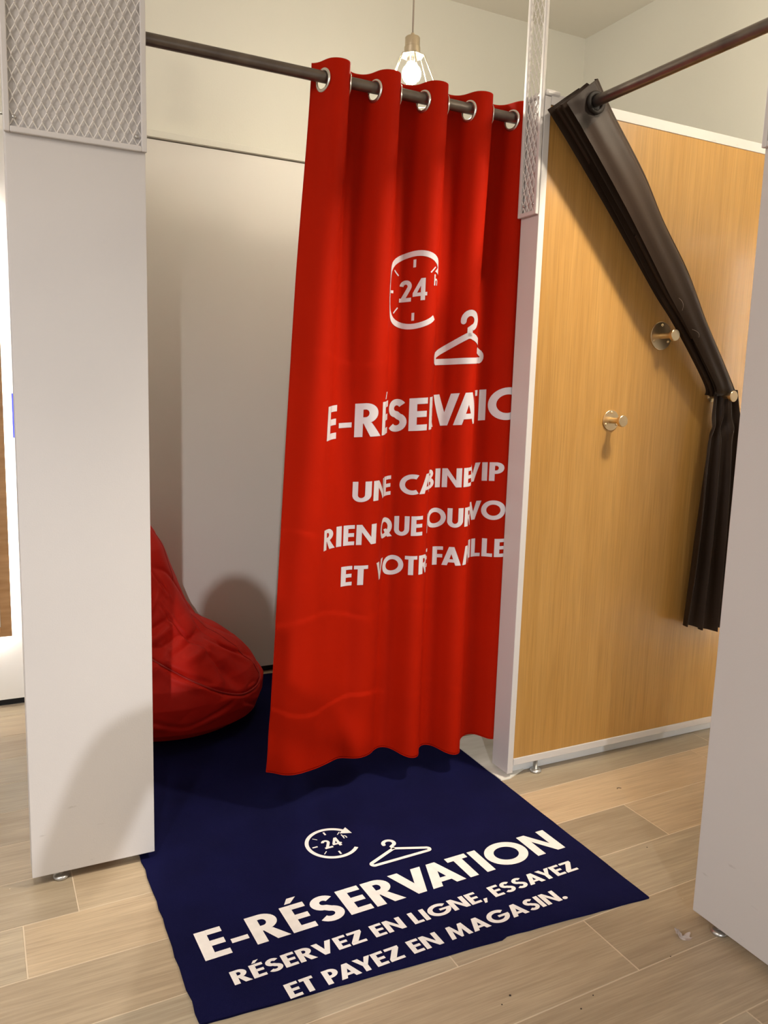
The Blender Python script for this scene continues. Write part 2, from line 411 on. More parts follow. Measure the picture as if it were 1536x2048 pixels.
cl = put('cloth', pymesh(V, F), redc, CT, smooth=True)
sm = cl.modifiers.new('thickness', 'SOLIDIFY'); sm.thickness = .0009; sm.offset = 0
# hem seams
put('side_hem', pymesh(*tube([curt_m(U0, z)-CO for z in zs[::6]]+[curt_m(U0, zs[-1])-CO], .0013, 6)), redc, CT)
put('bottom_hem', pymesh(*tube([curt_m(U0+(U1-U0)*i/160, zs[-1])-CO for i in range(161)], .0014, 6)), redc, CT)
for u, g in zip(gr_u, gr_c):
    n = cnorm(u, HOLE_Z); up = Vector((0, 0, 1)); s = up.cross(n).normalized(); up = n.cross(s)
    prof = [(.0250, -.002), (.0243, 0), (.0250, .0022), (.0280, .0034), (.0325, .0028), (.0345, .0008), (.0345, -.0008), (.0325, -.0028), (.0280, -.0034), (.0250, -.0022)]
    vs, fs = [], []; NN = 40; K = len(prof)
    for i in range(NN):
        an = 2*PI*i/NN; rd = s*math.cos(an)+up*math.sin(an)
        for (r, d) in prof: vs.append(rd*r+n*d)
    for i in range(NN):
        for k in range(K): fs.append((i*K+k, i*K+(k+1) % K, ((i+1) % NN)*K+(k+1) % K, ((i+1) % NN)*K+k))
    put('eyelet', pymesh(vs, fs), chrome, CT, loc=g-CO, smooth=True)

# ------------------------------------------------------------ lettering
def arc(cx, cy, rx, ry, a0, a1, n=18):
    return [(cx+rx*math.cos(math.radians(a0+(a1-a0)*i/n)), cy+ry*math.sin(math.radians(a0+(a1-a0)*i/n))) for i in range(n+1)]
def ring(cx, cy, ro, ri, n=40, a0=0, a1=360, ryo=None, ryi=None):
    o = arc(cx, cy, ro, ryo or ro, a0, a1, n); i = arc(cx, cy, ri, ryi or ri, a0, a1, n)
    return [[o[k], o[k+1], i[k+1], i[k]] for k in range(n)]
def stroke(pts, w):
    out = []; n = len(pts); L, R = [], []
    for i, p in enumerate(pts):
        a = pts[max(i-1, 0)]; b = pts[min(i+1, n-1)]; dx, dy = b[0]-a[0], b[1]-a[1]; l = math.hypot(dx, dy) or 1
        ww = w[i] if isinstance(w, list) else w
        L.append((p[0]-dy/l*ww/2, p[1]+dx/l*ww/2)); R.append((p[0]+dy/l*ww/2, p[1]-dx/l*ww/2))
    return [[R[i], R[i+1], L[i+1], L[i]] for i in range(n-1)]
def rect(x0, y0, x1, y1): return [[(x0, y0), (x1, y0), (x1, y1), (x0, y1)]]
T, B = .215, .185
def bowl(x, cy, ro_x, ro_y, th=T, tv=B, n=14):   # D-shaped half ring starting at x
    o = [(x, cy-ro_y)]+[(x+ro_x-ro_y, cy-ro_y)] + arc(x+ro_x-ro_y, cy, ro_y, ro_y, -90, 90, n)+[(x, cy+ro_y)]
    ri = ro_y-tv; rx = ro_y-th
    i = [(x, cy-ri)]+[(x+ro_x-ro_y, cy-ri)] + arc(x+ro_x-ro_y, cy, max(rx, .02), ri, -90, 90, n)+[(x, cy+ri)]
    return [[o[k], o[k+1], i[k+1], i[k]] for k in range(len(o)-1)]
def gl(c):
    if c == 'E': return .50, [rect(0, 0, T, 1), rect(T, 0, .50, B), rect(T, .415, .48, .415+B), rect(T, 1-B, .50, 1)]
    if c == 'É': return .50, gl('E')[1]+[[[(.14, 1.07), (.27, 1.07), (.44, 1.27), (.25, 1.27)]]]
    if c == 'F': return .47, [rect(0, 0, T, 1), rect(T, .40, .45, .40+B), rect(T, 1-B, .47, 1)]
    if c == 'L': return .45, [rect(0, 0, T, 1), rect(T, 0, .45, B)]
    if c == 'T': return .52, [rect(.155, 0, .37, 1-B), rect(0, 1-B, .52, 1)]
    if c == 'I': return T, [rect(0, 0, T, 1)]
    if c == '-': return .33, [rect(0, .30, .33, .45)]
    if c == '.': return .24, [[arc(.12, .11, .125, .125, 0, 360, 20)[:-1]]]
    if c == ',': return .22, [[[(-.03, -.17), (.09, -.17), (.24, .2), (.05, .2)]]]
    if c == 'V': return .80, [[[(0, 1), (.235, 1), (.40, .42), (.40, 0), (.30, 0)]], [[(.40, 0), (.40, .42), (.565, 1), (.80, 1), (.50, 0)]]]
    if c == 'A': return .82, [[[(0, 0), (.235, 0), (.283, .17), (.333, .34), (.41, .62), (.41, 1), (.30, 1)]],
                              [[(.82, 0), (.52, 1), (.41, 1), (.41, .62), (.487, .34), (.537, .17), (.585, 0)]], [[(.283, .17), (.537, .17), (.487, .34), (.333, .34)]]]
    if c == 'N': return .78, [rect(0, 0, T, 1), rect(.78-T, 0, .78, 1), [[(T, .64), (.565, 0), (.565, .36), (T, 1)]]]
    if c == 'M': return 1.0, [[[(0, 0), (.205, 0), (.285, .58), (.32, 1), (.13, 1)]], [[(1, 0), (.87, 1), (.68, 1), (.715, .58), (.795, 0)]],
                              [[(.285, .58), (.45, 0), (.5, 0), (.5, .42), (.32, 1)]], [[(.715, .58), (.68, 1), (.5, .42), (.5, 0), (.55, 0)]]]
    if c == 'Z': return .62, [rect(0, 0, .62, B), rect(.02, 1-B, .62, 1), [[(0, B), (.29, B), (.62, 1-B), (.33, 1-B)]]]
    if c == 'Y': return .74, [rect(.262, 0, .478, .42), [[(.262, .42), (.37, .42), (.37, .62), (.235, 1), (0, 1)]], [[(.478, .42), (.74, 1), (.505, 1), (.37, .62), (.37, .42)]]]
    if c == 'O': return 1.02, [ring(.51, .5, .525, .30)]
    if c == 'Q': return 1.06, [ring(.51, .5, .525, .30), [[(.50, .42), (.72, .42), (1.05, -.03), (.80, -.03)]]]
    if c == 'C': return .72, [ring(.52, .5, .525, .30, 30, 62, 298)]
    if c == 'G': return .98, [ring(.52, .5, .525, .30, 32, 42, 360), rect(.52, .40, 1.045, .57)]
    if c == 'P': return .58, [rect(0, 0, T, 1), bowl(T, .69, .36, .31)]
    if c == 'R': return .64, [rect(0, 0, T, 1), bowl(T, .70, .36, .30), [[(T, .44), (.40, 0), (.66, 0), (.42, .42)]]]
    if c == 'B': return .60, [rect(0, 0, T, 1), bowl(T, .275, .39, .275), bowl(T, .755, .34, .245)]
    if c == 'U': return .68, [rect(0, .34, T, 1), rect(.68-T, .34, .68, 1), ring(.34, .34, .34, .125, 20, 180, 360, .355, .155)]
    if c == 'S':
        p = arc(.285, .725, .175, .185, 30, 265, 16)+arc(.285, .285, .195, .190, 85, -150, 16)[1:]
        return .56, [stroke(p, .195)]
    if c == '2':
        p = arc(.29, .71, .19, .19, 175, -20, 14)+[(.40, .52), (.17, .13)]
        return .58, [stroke(p, .19), rect(.0, 0, .56, .18)]
    if c == '4': return .64, [rect(.36, 0, .55, 1), rect(0, .20, .64, .36), [[(0, .36), (.20, .36), (.40, .74), (.36, 1)]]]
    if c == 'h': return .5, [rect(0, 0, .15, 1), rect(.35, 0, .5, .35), ring(.25, .35, .25, .10, 14, 0, 180, .28, .12)]
    if c == ' ': return .22, []
    return .5, []
def word(txt, gap=.075):
    """list of (poly, layer) in cap-height units, plus total width"""
    x = 0; out = []; prev = ' '; wi = 0
    KERN = {('R', 'V'): -.06, ('V', 'A'): -.22, ('A', 'T'): -.12, ('P', 'A'): -.12, ('A', 'Y'): -.16, ('R', 'É'): 0, ('V', 'O'): -.06, ('F', 'A'): -.12, ('A', 'B'): .0, ('Y', 'E'): -.06, ('A', 'V'): -.2}
    for c in txt:
        if c == ' ': x += .30; prev = c; wi += 1; continue
        w, gs = gl(c)
        x += KERN.get((prev, c), 0)
        for li, g in enumerate(gs):
            for poly in g: out.append(([(x+p[0], p[1]) for p in poly], li % 4+10*wi))
        x += w+gap; prev = c
    return out, x-gap
def split_words(polys):
    d = {}
    for p, l in polys: d.setdefault(l//10, []).append((p, l % 10))
    return [d[k] for k in sorted(d)]
def clock_polys(arrow=True, a_end=52, a_start=-35, hh=True):
    P = [(q, 0) for q in ring(0, 0, 1.0, .86, 60, a_end, 360+a_start)]
    if arrow:
        e = math.radians(a_end); c = (.93*math.cos(e), .93*math.sin(e)); d = (math.sin(e), -math.cos(e)); n = (math.cos(e), math.sin(e))
        P.append(([(c[0]+n[0]*.24-d[0]*.04, c[1]+n[1]*.24-d[1]*.04), (c[0]-n[0]*.24-d[0]*.04, c[1]-n[1]*.24-d[1]*.04), (c[0]+d[0]*.36, c[1]+d[1]*.36)], 1))
    for a, w in ((90, .07), (180, .07), (270, .07), (135, .035), (225, .035), (45, .035)):
        r = math.radians(a); r0_, r1_ = (.58, .78)
        P += [(q, 0) for q in stroke([(r0_*math.cos(r), r0_*math.sin(r)), (r1_*math.cos(r), r1_*math.sin(r))], w)]
    t, w = word('24', .05)
    s = .56
    for poly, l in t: P.append(([((p[0]-w/2)*s-.02, (p[1]-.5)*s) for p in poly], l))
    if hh:
        t, w = word('h')
        for poly, l in t: P.append(([(.52+p[0]*.3, .08+p[1]*.28) for p in poly], l+2))
    return P
def hanger_polys(th=.14):
    # triangle outline with rounded shoulders and a hook; x -1..1, z 0..1.15
    L_ = [(-.86, .075), (.86, .075)]
    P = [(q, 0) for q in stroke(L_, th)]
    P += [(q, 1) for q in stroke([(-.86, .075)] + arc(-.88, .16, .09, .09, 260, 130, 6)+[(0, .66)] , th)]
    P += [(q, 2) for q in stroke([(.86, .075)] + arc(.88, .16, .09, .09, -80, 50, 6)+[(0, .66)] , th)]
    P += [(q, 3) for q in stroke([(0, .62), (0, .80)]+arc(.0, .98, .17, .17, -70, 180, 16), th)]
    P.append((arc(-.17, .97, th/2, th/2, 0, 360, 12)[:-1], 2))
    P.append((arc(0, .64, th/2, th/2, 0, 360, 12)[:-1], 3))
    return P
def to_bm(polys, lay):
    bm = bmesh.new(); L = bm.faces.layers.int.new('lay'); groups = {}
    for poly, l in polys:
        vs = [bm.verts.new((p[0], p[1], l)) for p in poly]
        try: f = bm.faces.new(vs); f[L] = l
        except ValueError: pass
    return bm
def map_polys(polys, fn, nfn, step=None, off=.0014, dl=.00016):
    """polys are in (a,b) surface coordinates, cut into strips and mapped by fn(a,b)"""
    bm = to_bm(polys, 0)
    if step:
        xs = [v.co.x for v in bm.verts]; ys = [v.co.y for v in bm.verts]
        x = min(xs)+step[0]
        while x < max(xs):
            bmesh.ops.bisect_plane(bm, geom=bm.verts[:]+bm.edges[:]+bm.faces[:], plane_co=(x, 0, 0), plane_no=(1, 0, 0)); x += step[0]
        y = min(ys)+step[1]
        while y < max(ys):
            bmesh.ops.bisect_plane(bm, geom=bm.verts[:]+bm.edges[:]+bm.faces[:], plane_co=(0, y, 0), plane_no=(0, 1, 0)); y += step[1]
    for v in bm.verts:
        a, b, l = v.co; v.co = fn(a, b)+nfn(a, b)*(off+dl*l)
    me = bpy.data.meshes.new('print'); bm.to_mesh(me); bm.free(); return me
# on the curtain: a = cloth length s, b = height z
def cf(a, b): return curt(a/LP, b)-CO
def cn(a, b): return cnorm(a/LP, b)
def ctext(txt, s0, z0, s1, cap, tilt, gap=.075):
    P, w = word(txt, gap); k = (s1-s0)/w
    return [([(s0+p[0]*k, z0+p[1]*cap+tilt*(p[0]*k)) for p in poly], l) for poly, l in P]
ST = (.0033, .0075)
def cprint(nm, polys):
    for q in (split_words(polys) if nm == 'printed_word' else [polys]):
        put(nm, map_polys(q, cf, cn, ST), print_w, CT)
# name, u-range on the cloth, baseline height, cap height, tilt
cprint('printed_word', ctext('E-RÉSERVATION', .42*LP, 1.197, 4.93*LP, .106, .093))
cprint('printed_word', ctext('UNE CABINE VIP', .96*LP, 1.000, 4.19*LP, .065, .086))
cprint('printed_word', ctext('RIEN QUE POUR VOUS', .50*LP, .849, 4.71*LP, .066, .094))
cprint('printed_word', ctext('ET VOTRE FAMILLE', .83*LP, .722, 4.27*LP, .065, .094))
def place2(polys, cx, cy, sx, sy, rot=0, shear=0):
    c, s = math.cos(rot), math.sin(rot); out = []
    for p, l in polys: out.append(([(cx+(q[0]*c-q[1]*s)*sx, cy+(q[0]*s+q[1]*c)*sy+shear*q[0]*sx) for q in p], l))
    return out
cprint('printed_clock', place2(clock_polys(a_end=36, a_start=-52), 2.00*LP, 1.678, .122, .122, 0, .09))
cprint('printed_hanger', place2(hanger_polys(), 3.20*LP, 1.453, .126, .144, 0, .06))

# ------------------------------------------------------------ blue rug
RT = thing('entrance_rug', 'dark blue felt rug with white lettering, running under the red curtain', 'rug', (1.0, 2.4, 0))
RH = .0055
def jit(a, b, n, amp):
    out = []
    for i in range(n):
        t = i/n; x = a[0]+(b[0]-a[0])*t; y = a[1]+(b[1]-a[1])*t
        d = Vector((b[0]-a[0], b[1]-a[1])).normalized(); j = random.uniform(-amp, amp) if i else 0
        out.append((x-d.y*j, y+d.x*j))
    return out
cor = [(.377, 1.539), (1.130, 1.497), (1.150, 1.504), (1.600, 1.472), (1.612, 2.42), (1.612, 3.53), (.26, 3.53), (.30, 2.34), (.374, 2.24)]
edge = []
nn = [24, 2, 14, 20, 4, 4, 4, 3, 18]; am = [.0012, 0, .0012, .0008, 0, 0, 0, 0, .0028]
for i, c in enumerate(cor): edge += jit(c, cor[(i+1) % len(cor)], nn[i], am[i])
bm = bmesh.new()
top = [bm.verts.new((x-1.0, y-2.4, RH)) for x, y in edge]; bot = [bm.verts.new((x-1.0, y-2.4, .0004)) for x, y in edge]
bm.faces.new(top); n = len(edge)
for i in range(n): bm.faces.new((bot[i], bot[(i+1) % n], top[(i+1) % n], top[i]))
put('felt', tomesh(bm), navy, RT)
def rprint(nm, polys):
    for q in (split_words(polys) if nm == 'printed_word' else [polys]):
      put(nm, map_polys(q, lambda a, b: Vector((a-1.0, b-2.4, RH)), lambda a, b: Vector((0, 0, 1)), None, .0003, .0001), rug_w, RT)
def rtext(txt, a, b, cap, gap=.075):
    P, w = word(txt, gap); dx, dy = b[0]-a[0], b[1]-a[1]; L = math.hypot(dx, dy); k = L/w; ux, uy = dx/L, dy/L
    return [([(a[0]+p[0]*k*ux-p[1]*cap*uy, a[1]+p[0]*k*uy+p[1]*cap*ux) for p in poly], l) for poly, l in P]
rprint('printed_word', rtext('E-RÉSERVATION', (.436, 1.723), (1.545, 1.761), .108))
rprint('printed_word', rtext('RÉSERVEZ EN LIGNE, ESSAYEZ', (.477, 1.618), (1.508, 1.655), .046))
rprint('printed_word', rtext('ET PAYEZ EN MAGASIN.', (.578, 1.526), (1.392, 1.560), .047))
ra = .033
rprint('printed_clock', place2(clock_polys(a_end=38, a_start=-42), .908, 2.068, .082, .082, ra))
rprint('printed_hanger', place2(hanger_polys(.12), 1.066, 1.906, .100, .092, ra))

# pale plate on the floor beside the rug, under the post
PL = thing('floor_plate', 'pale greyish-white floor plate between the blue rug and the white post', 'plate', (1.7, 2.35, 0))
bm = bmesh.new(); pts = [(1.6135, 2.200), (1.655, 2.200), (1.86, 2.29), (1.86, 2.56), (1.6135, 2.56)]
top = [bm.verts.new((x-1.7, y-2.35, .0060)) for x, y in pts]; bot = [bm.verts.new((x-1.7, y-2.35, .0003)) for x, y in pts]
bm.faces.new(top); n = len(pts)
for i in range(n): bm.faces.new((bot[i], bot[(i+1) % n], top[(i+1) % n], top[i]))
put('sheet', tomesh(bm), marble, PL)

# ------------------------------------------------------------ bean bag
BG = thing('bean_bag', 'red bean bag chair slumped against the white back wall, on the blue rug', 'chair', (.66, 3.18, RH+.0008))
prof = [  # z, xl, xr, yf, yb
 (0.000, .42, .90, 2.98, 3.42), (.012, .36, .955, 2.935, 3.46), (.05, .30, 1.018, 2.885, 3.50), (.11, .27, 1.038, 2.852, 3.52), (.17, .26, 1.040, 2.835, 3.53),
 (.24, .265, 1.005, 2.84, 3.54), (.31, .28, .950, 2.87, 3.54), (.36, .295, .880, 2.90, 3.54), (.395, .305, .812, 2.925, 3.54), (.47, .33, .752, 2.975, 3.54),
 (.55, .36, .712, 3.02, 3.53), (.63, .395, .683, 3.07, 3.52), (.71, .44, .658, 3.12, 3.50), (.755, .475, .638, 3.17, 3.47), (.785, .51, .618, 3.22, 3.43), (.797, .54, .598, 3.27, 3.38)]
def interp(z):
    for i in range(len(prof)-1):
        a, b = prof[i], prof[i+1]
        if z <= b[0]:
            t = (z-a[0])/(b[0]-a[0]); return [a[k]+(b[k]-a[k])*t for k in range(5)]
    return list(prof[-1])
from mathutils import noise as MN
CREASE = [(-2.1, .40, -1.2, .475, .011, .013), (-2.0, .43, -1.3, .58, .010, .012), (-1.95, .47, -1.62, .72, .011, .012), (-1.5, .355, -.75, .405, .012, .013),
          (-1.25, .52, -1.0, .36, .009, .010), (-1.62, .31, -1.25, .245, .011, .010), (-1.35, .66, -1.0, .56, .008, .008), (-1.8, .76, -1.35, .69, .008, .008),
          (-.8, .37, -.45, .27, .010, .010), (-1.55, .09, -1.1, .15, .009, .006), (-2.1, .15, -1.6, .085, .010, .007), (-.9, .13, -.55, .07, .009, .006), (-1.9, .33, -1.55, .39, .012, .010)]
def bag(th, z, wr=1):
    _, xl, xr, yf, yb = interp(z); cx, cy = (xl+xr)/2, (yf+yb)/2; a, b = (xr-xl)/2, (yb-yf)/2
    p = Vector((cx+a*math.cos(th), cy+b*math.sin(th), z))
    nrm = Vector((math.cos(th), math.sin(th), .25))
    zsv = zseam(th)
    if wr:
        q = p*5.5
        up = sstep(zsv-.02, zsv+.10, z)
        w = MN.noise(q*.7)*.016+MN.noise(Vector((q.x*1.9, q.y*1.9, q.z*1.5+4)))*.006
        n_ = MN.noise(Vector((q.x*1.1+3, q.y*1.1-3, q.z*.9+6))); w -= .012*(.3+.7*up)*math.exp(-abs(n_)*9)
        for (ta, za, tb, zb, wd_, dp_) in CREASE:
            ax, bx = ta*.34, tb*.34; px_, dx_, dz_ = th*.34, bx-ax, zb-za
            f_ = max(0, min(1, ((px_-ax)*dx_+(z-za)*dz_)/(dx_*dx_+dz_*dz_)))
            side = (px_-ax)*dz_-(z-za)*dx_
            d_ = math.hypot(px_-ax-f_*dx_, z-za-f_*dz_)
            if d_ < .09:
                tp = math.sin(PI*(.12+.76*f_)); w += dp_*tp*(-math.exp(-(d_/wd_)**2)+.9*math.exp(-((d_-2.1*wd_)/(1.5*wd_))**2)*(1 if side > 0 else .25))
        w -= .020*math.exp(-((th+.95)/.10)**2)*math.exp(-((z-(zsv+.07))/.05)**2)   # dart above the seam
        w *= 1-sstep(.72, .797, z)*.6
        w -= .010*math.exp(-((z-zsv)/.010)**2)
        p += nrm*w*sstep(0, .04, z)
    if z > .3: p.y = min(p.y, 3.548)
    return p
def zseam(th):
    d = abs((th+.7+PI) % (2*PI)-PI); return .165+.30*sstep(.1, 1.7, d)
NT, NZ = 320, 190
V = []; F = []
for j in range(NZ+1):
    z = .797*(j/NZ)
    for i in range(NT): V.append(bag(2*PI*i/NT-PI, z)-Vector((.66, 3.18, 0)))
for j in range(NZ):
    for i in range(NT): F.append((j*NT+i, j*NT+(i+1) % NT, (j+1)*NT+(i+1) % NT, (j+1)*NT+i))
F.append(tuple(range(NT))[::-1]); F.append(tuple(NZ*NT+i for i in range(NT)))
b_ = put('cover', pymesh(V, F), redb, BG, smooth=True)
put('piping', pymesh(*tube([bag(2*PI*i/120-PI, zseam(2*PI*i/120-PI))+Vector((math.cos(2*PI*i/120-PI), math.sin(2*PI*i/120-PI), 0))*.0045-Vector((.66, 3.18, 0)) for i in range(120)], .0042, 8, closed=True)), redp, BG, smooth=True)
# two seams running up the back rest
for th, ze in ((-.42, .77), (-1.9, .77)):
    put('seam', pymesh(*tube([bag(th-.15*(q/30.), zseam(th)+(ze-zseam(th))*q/30.)+Vector((0, -.001, 0))-Vector((.66, 3.18, 0)) for q in range(31)], .0022, 6)), redp, BG, smooth=True)

# ------------------------------------------------------------ brown curtain
BC = thing('eyelet_curtain', 'dark brown satin curtain swept aside over a brass hook on the oak wall', 'curtain', (1.9, 2.12, 0))
BO = Vector((1.9, 2.12, 0))
Mp = [(1.640, 2.238), (1.728, 2.150), (1.881, 1.988), (2.010, 1.845), (2.130, 1.712), (2.214, 1.6316), (2.325, 1.517), (2.425, 1.408), (2.443, 1.375)]
Rp = [(1.762, 2.335), (1.834, 2.245), (1.981, 2.086), (2.084, 1.950), (2.218, 1.800), (2.335, 1.639), (2.440, 1.513), (2.520, 1.420), (2.560, 1.382)]
def crom(P, t):
    n = len(P)-1; x = min(max(t*n, 0), n-1e-6); i = int(x); f = x-i
    p = [P[max(0, min(n, i+k))] for k in (-1, 0, 1, 2)]
    out = []
    for c in range(len(P[0])):
        a, b, d, e = [q[c] for q in p]
        out.append(.5*((2*b)+(-a+d)*f+(2*a-5*b+4*d-e)*f*f+(-a+3*b-3*d+e)*f**3))
    return out
NS = 150; V = []; F = []
sheets = 6; per = 14
def section(t):
    m = Vector((*crom(Mp, t),)); r = Vector((*crom(Rp, t),)); pts = []
    sp = .0158-.0062*t
    for k in range(sheets):
        y = 2.093+.042*t**3+k*sp
        for q in range(per):
            f = q/(per-1)
            g = f if k % 2 == 0 else 1-f            # zig-zag: M->R, R->M ...
            mm = m+Vector((.006*math.sin(k*2.1+t*6), .004*math.sin(k*1.7)))*1.0
            r2 = r+Vector((.005*math.sin(k*1.3+t*4)-.004*k, .006*math.sin(k*2.9)-.004*k))
            p = mm.lerp(r2, g)
            endf = .5-abs(f-.5)
            yy = y + (sp/2)*(1-min(1, endf/.12))*( (1 if f > .5 else -1)) 
            if k == 0: yy = y-.014*math.sin(PI*min(1, g*1.0))*(.5+.5*t)*(1-.8*t**4) + (0 if f < .5 else .022*sstep(.8, 1, f))
            # lengthwise ripples
            yy += .0018*math.sin(14*g+3*t)
            pts.append((p.x, min(yy, 2.188), p.y))
    return pts
for j in range(NS+1):
    for p in section(j/NS): V.append(Vector(p)-BO)
K = sheets*per
rodp = Vector((1.742, 0, ROD_Z))
for j in range(NS):
    for k in range(K-1):
        F.append((j*K+k, j*K+k+1, (j+1)*K+k+1, (j+1)*K+k))
# hanging tail below the hook
NT2 = 110; K2 = 90; base = len(V)
Lp = [(2.443, 1.400), (2.437, 1.30), (2.424, 1.20), (2.416, 1.09), (2.413, .98), (2.405, .84), (2.396, .70), (2.386, .60), (2.376, .50)]
Rq = [(2.560, 1.400), (2.585, 1.30), (2.610, 1.20), (2.625, 1.05), (2.630, .95), (2.635, .84), (2.640, .70), (2.645, .60), (2.650, .455)]
for j in range(NT2+1):
    t = j/NT2; l = crom(Lp, t); r = crom(Rq, t)
    for k in range(K2+1):
        f = k/K2
        x = l[0]+(r[0]-l[0])*f; z = l[1]+(r[1]-l[1])*f
        amp = .006+.020*min(1, t*1.6)
        ph = f*3.3*2*PI+.9*math.sin(t*2.2)+.3
        w = math.sin(ph); w = math.copysign(abs(w)**.7, w)
        y = 2.150-.004*t-amp*w + .004*math.sin(f*31+t*5)*(1-t)
        y += .010*math.exp(-((t-.18)/.05)**2)*math.sin(9*f+25*t)
        x += .010*math.cos(ph)*t
        if j > NT2-8: z += .006*math.sin(7*f+1)
        V.append(Vector((x, min(y, 2.186), z))-BO)
for j in range(NT2):
    for k in range(K2): F.append((base+j*(K2+1)+k, base+j*(K2+1)+k+1, base+(j+1)*(K2+1)+k+1, base+(j+1)*(K2+1)+k))
put('cloth', pymesh(V, F), brown, BC, smooth=True)
# header band stitched on the first fold, and the dark eyelet round the rod
d0 = (Vector(Mp[1])-Vector(Mp[0])).normalized()
hb = []; hf = []
for j in range(7):
    t = j/6*.105
    s = section(t)[:per]
    for p in s: hb.append(Vector(p)+Vector((0, -.0012, 0))-BO)
for j in range(6):
    for k in range(per-1): hf.append((j*per+k, j*per+k+1, (j+1)*per+k+1, (j+1)*per+k))
o = put('header_band', pymesh(hb, hf), brown, BC, smooth=True)
o.data.materials[0] = mat('brown_header', (.022, .014, .010), .6, var=.15, spec=.2)
e = lathe([(.0215, -.003), (.0215, .004), (.027, .0055), (.034, .003), (.034, -.003)], 36, '-Y')
vs, fs = e
fs = [f for f in fs if len(f) == 4]
put('eyelet', pymesh(vs, fs), mat('dark_eyelet', (.012, .009, .007), .6, 0, var=.1, spec=.15), BC, loc=Vector((1.742, 2.078, ROD_Z-.004))-BO, smooth=True)
vs, fs = lathe([(.0, 0), (.0225, 0), (.0225, .002)], 30, '-Y')
put('eyelet_shade', pymesh(vs, fs), mat('eyelet_shade_dark', (.008, .006, .005), .8, var=.1), BC, loc=Vector((1.742, 2.0845, ROD_Z-.004))-BO)  # dark disc paints the shade inside the eyelet hole
# loose threads
for a, b, c in (((2.16, 2.06, 1.70), (2.175, 2.055, 1.685), (2.18, 2.06, 1.66)), ((2.235, 2.06, 1.60), (2.26, 2.055, 1.592), (2.27, 2.06, 1.575))):
    put('loose_thread', pymesh(*tube([(1-q)**2*(Vector(a)+Vector((0, .024, 0)))+2*q*(1-q)*(Vector(b)+Vector((0, .012, 0)))+q*q*(Vector(c)+Vector((0, .024, 0)))-BO for q in [w/10 for w in range(11)]], .0003, 5)), mat('thread', (.45, .36, .30), .8, var=.1), BC)

# ------------------------------------------------------------ brass hooks
def hook(label, x, z, rp, st, screws=True):
    t = thing('wall_hook', label, 'hook', (x, 2.2015, z), 'brass wall hooks on the oak partition')
    vs, fs = lathe([(0, 0), (rp, 0), (rp, .0025), (rp-.001, .0035), (0, .0035)], 40, '-Y')
    autosmooth(put('backplate', pymesh(vs, fs), brass, t))
    vs, fs = lathe([(0, .003), (.0105, .003), (.0105, st), (0, st)], 28, '-Y'); autosmooth(put('stem', pymesh(vs, fs), brass, t))
    vs, fs = lathe([(0, st-.001), (.0190, st-.001), (.0200, st), (.0200, st+.011), (.0185, st+.0125), (0, st+.0125)], 36, '-Y'); autosmooth(put('knob', pymesh(vs, fs), brass, t))
    if screws:
        for a in (90, 210, 330):
            put('screw', screw_mesh(), brass, t, loc=(.76*rp*math.cos(math.radians(a)), -.0034, .76*rp*math.sin(math.radians(a))), smooth=True)
hook('lower-left brass wall hook on bare oak', 2.003, 1.278, .036, .052)
hook('upper brass wall hook with wide plate, touching the brown curtain', 2.209, 1.5815, .050, .058)
hook('brass wall hook holding the brown curtain, beside the right end panel', 2.490, 1.376, .024, .092)

# ------------------------------------------------------------ pendant lamp
def pendant(label, PX, PY, PZ, bm_):
    PT = thing('pendant_lamp', label, 'lamp', (PX, PY, PZ))
    put('cord', pymesh(*tube([(0, 0, .118), (0, 0, ZC-PZ-.001)], .0032, 10)), cordm, PT, smooth=True)
    vs, fs = lathe([(0, ZC-PZ-.028), (.02, ZC-PZ-.028), (.05, ZC-PZ-.022), (.052, ZC-PZ-.0005), (0, ZC-PZ-.0005)], 32); autosmooth(put('ceiling_rose', pymesh(vs, fs), white, PT))
    vs, fs = lathe([(0, .050), (.0285, .050), (.0285, .073), (.0265, .075), (.0265, .104), (.024, .107), (.008, .108), (.006, .12), (0, .12)], 32); autosmooth(put('socket', pymesh(vs, fs), lampm, PT))
    vs, fs = lathe([(0, .022), (.016, .022), (.0185, .030), (.0185, .051), (0, .051)], 24); autosmooth(put('bulb_base', pymesh(vs, fs), chrome, PT))
    bp = [(0, -.049)]+[(.034*math.sin(a), -.015-.034*math.cos(a)) for a in [PI*k/14 for k in range(1, 12)]]+[(.0165, .021), (.015, .027), (0, .027)]
    vs, fs = lathe(bp, 24); put('bulb', pymesh(vs, fs), bm_, PT, smooth=True)
    hexa = lambda r, z, o=.25: [Vector((r*math.cos(o+PI/3*k), r*math.sin(o+PI/3*k), z)) for k in range(6)]
    h1, h2, h3 = hexa(.044, .045), hexa(.108, -.100), hexa(.06, -.165)
    L_ = []
    for k in range(6):
        for a, b in ((h1[k], h1[(k+1) % 6]), (h2[k], h2[(k+1) % 6]), (h3[k], h3[(k+1) % 6]), (h1[k], h2[k]), (h2[k], h3[k])):
            L_.append(tube([a, b], .0019, 8))
    put('wire_cage', tubes(L_), lampm, PT, smooth=True)
    cv = hexa(.0285, .0515)+h1
    put('cage_cap', pymesh(cv, [(k, (k+1) % 6, 6+(k+1) % 6, 6+k) for k in range(6)]), lampm, PT)
pendant('lit pendant lamp in a pale wire cage above the red curtain', 1.436, 2.72, 2.490, mat('bulb_glass_left', (1, .85, .6), .3, emit=(.92, .85, .68), es=BULB_W*1.2))
pendant('lit pendant lamp of the right cabin, just outside the picture on the right', 2.32, 1.45, 2.50, mat('bulb_glass_right', (1, .85, .6), .3, emit=(.95, .85, .66), es=BULB_W*1.85))

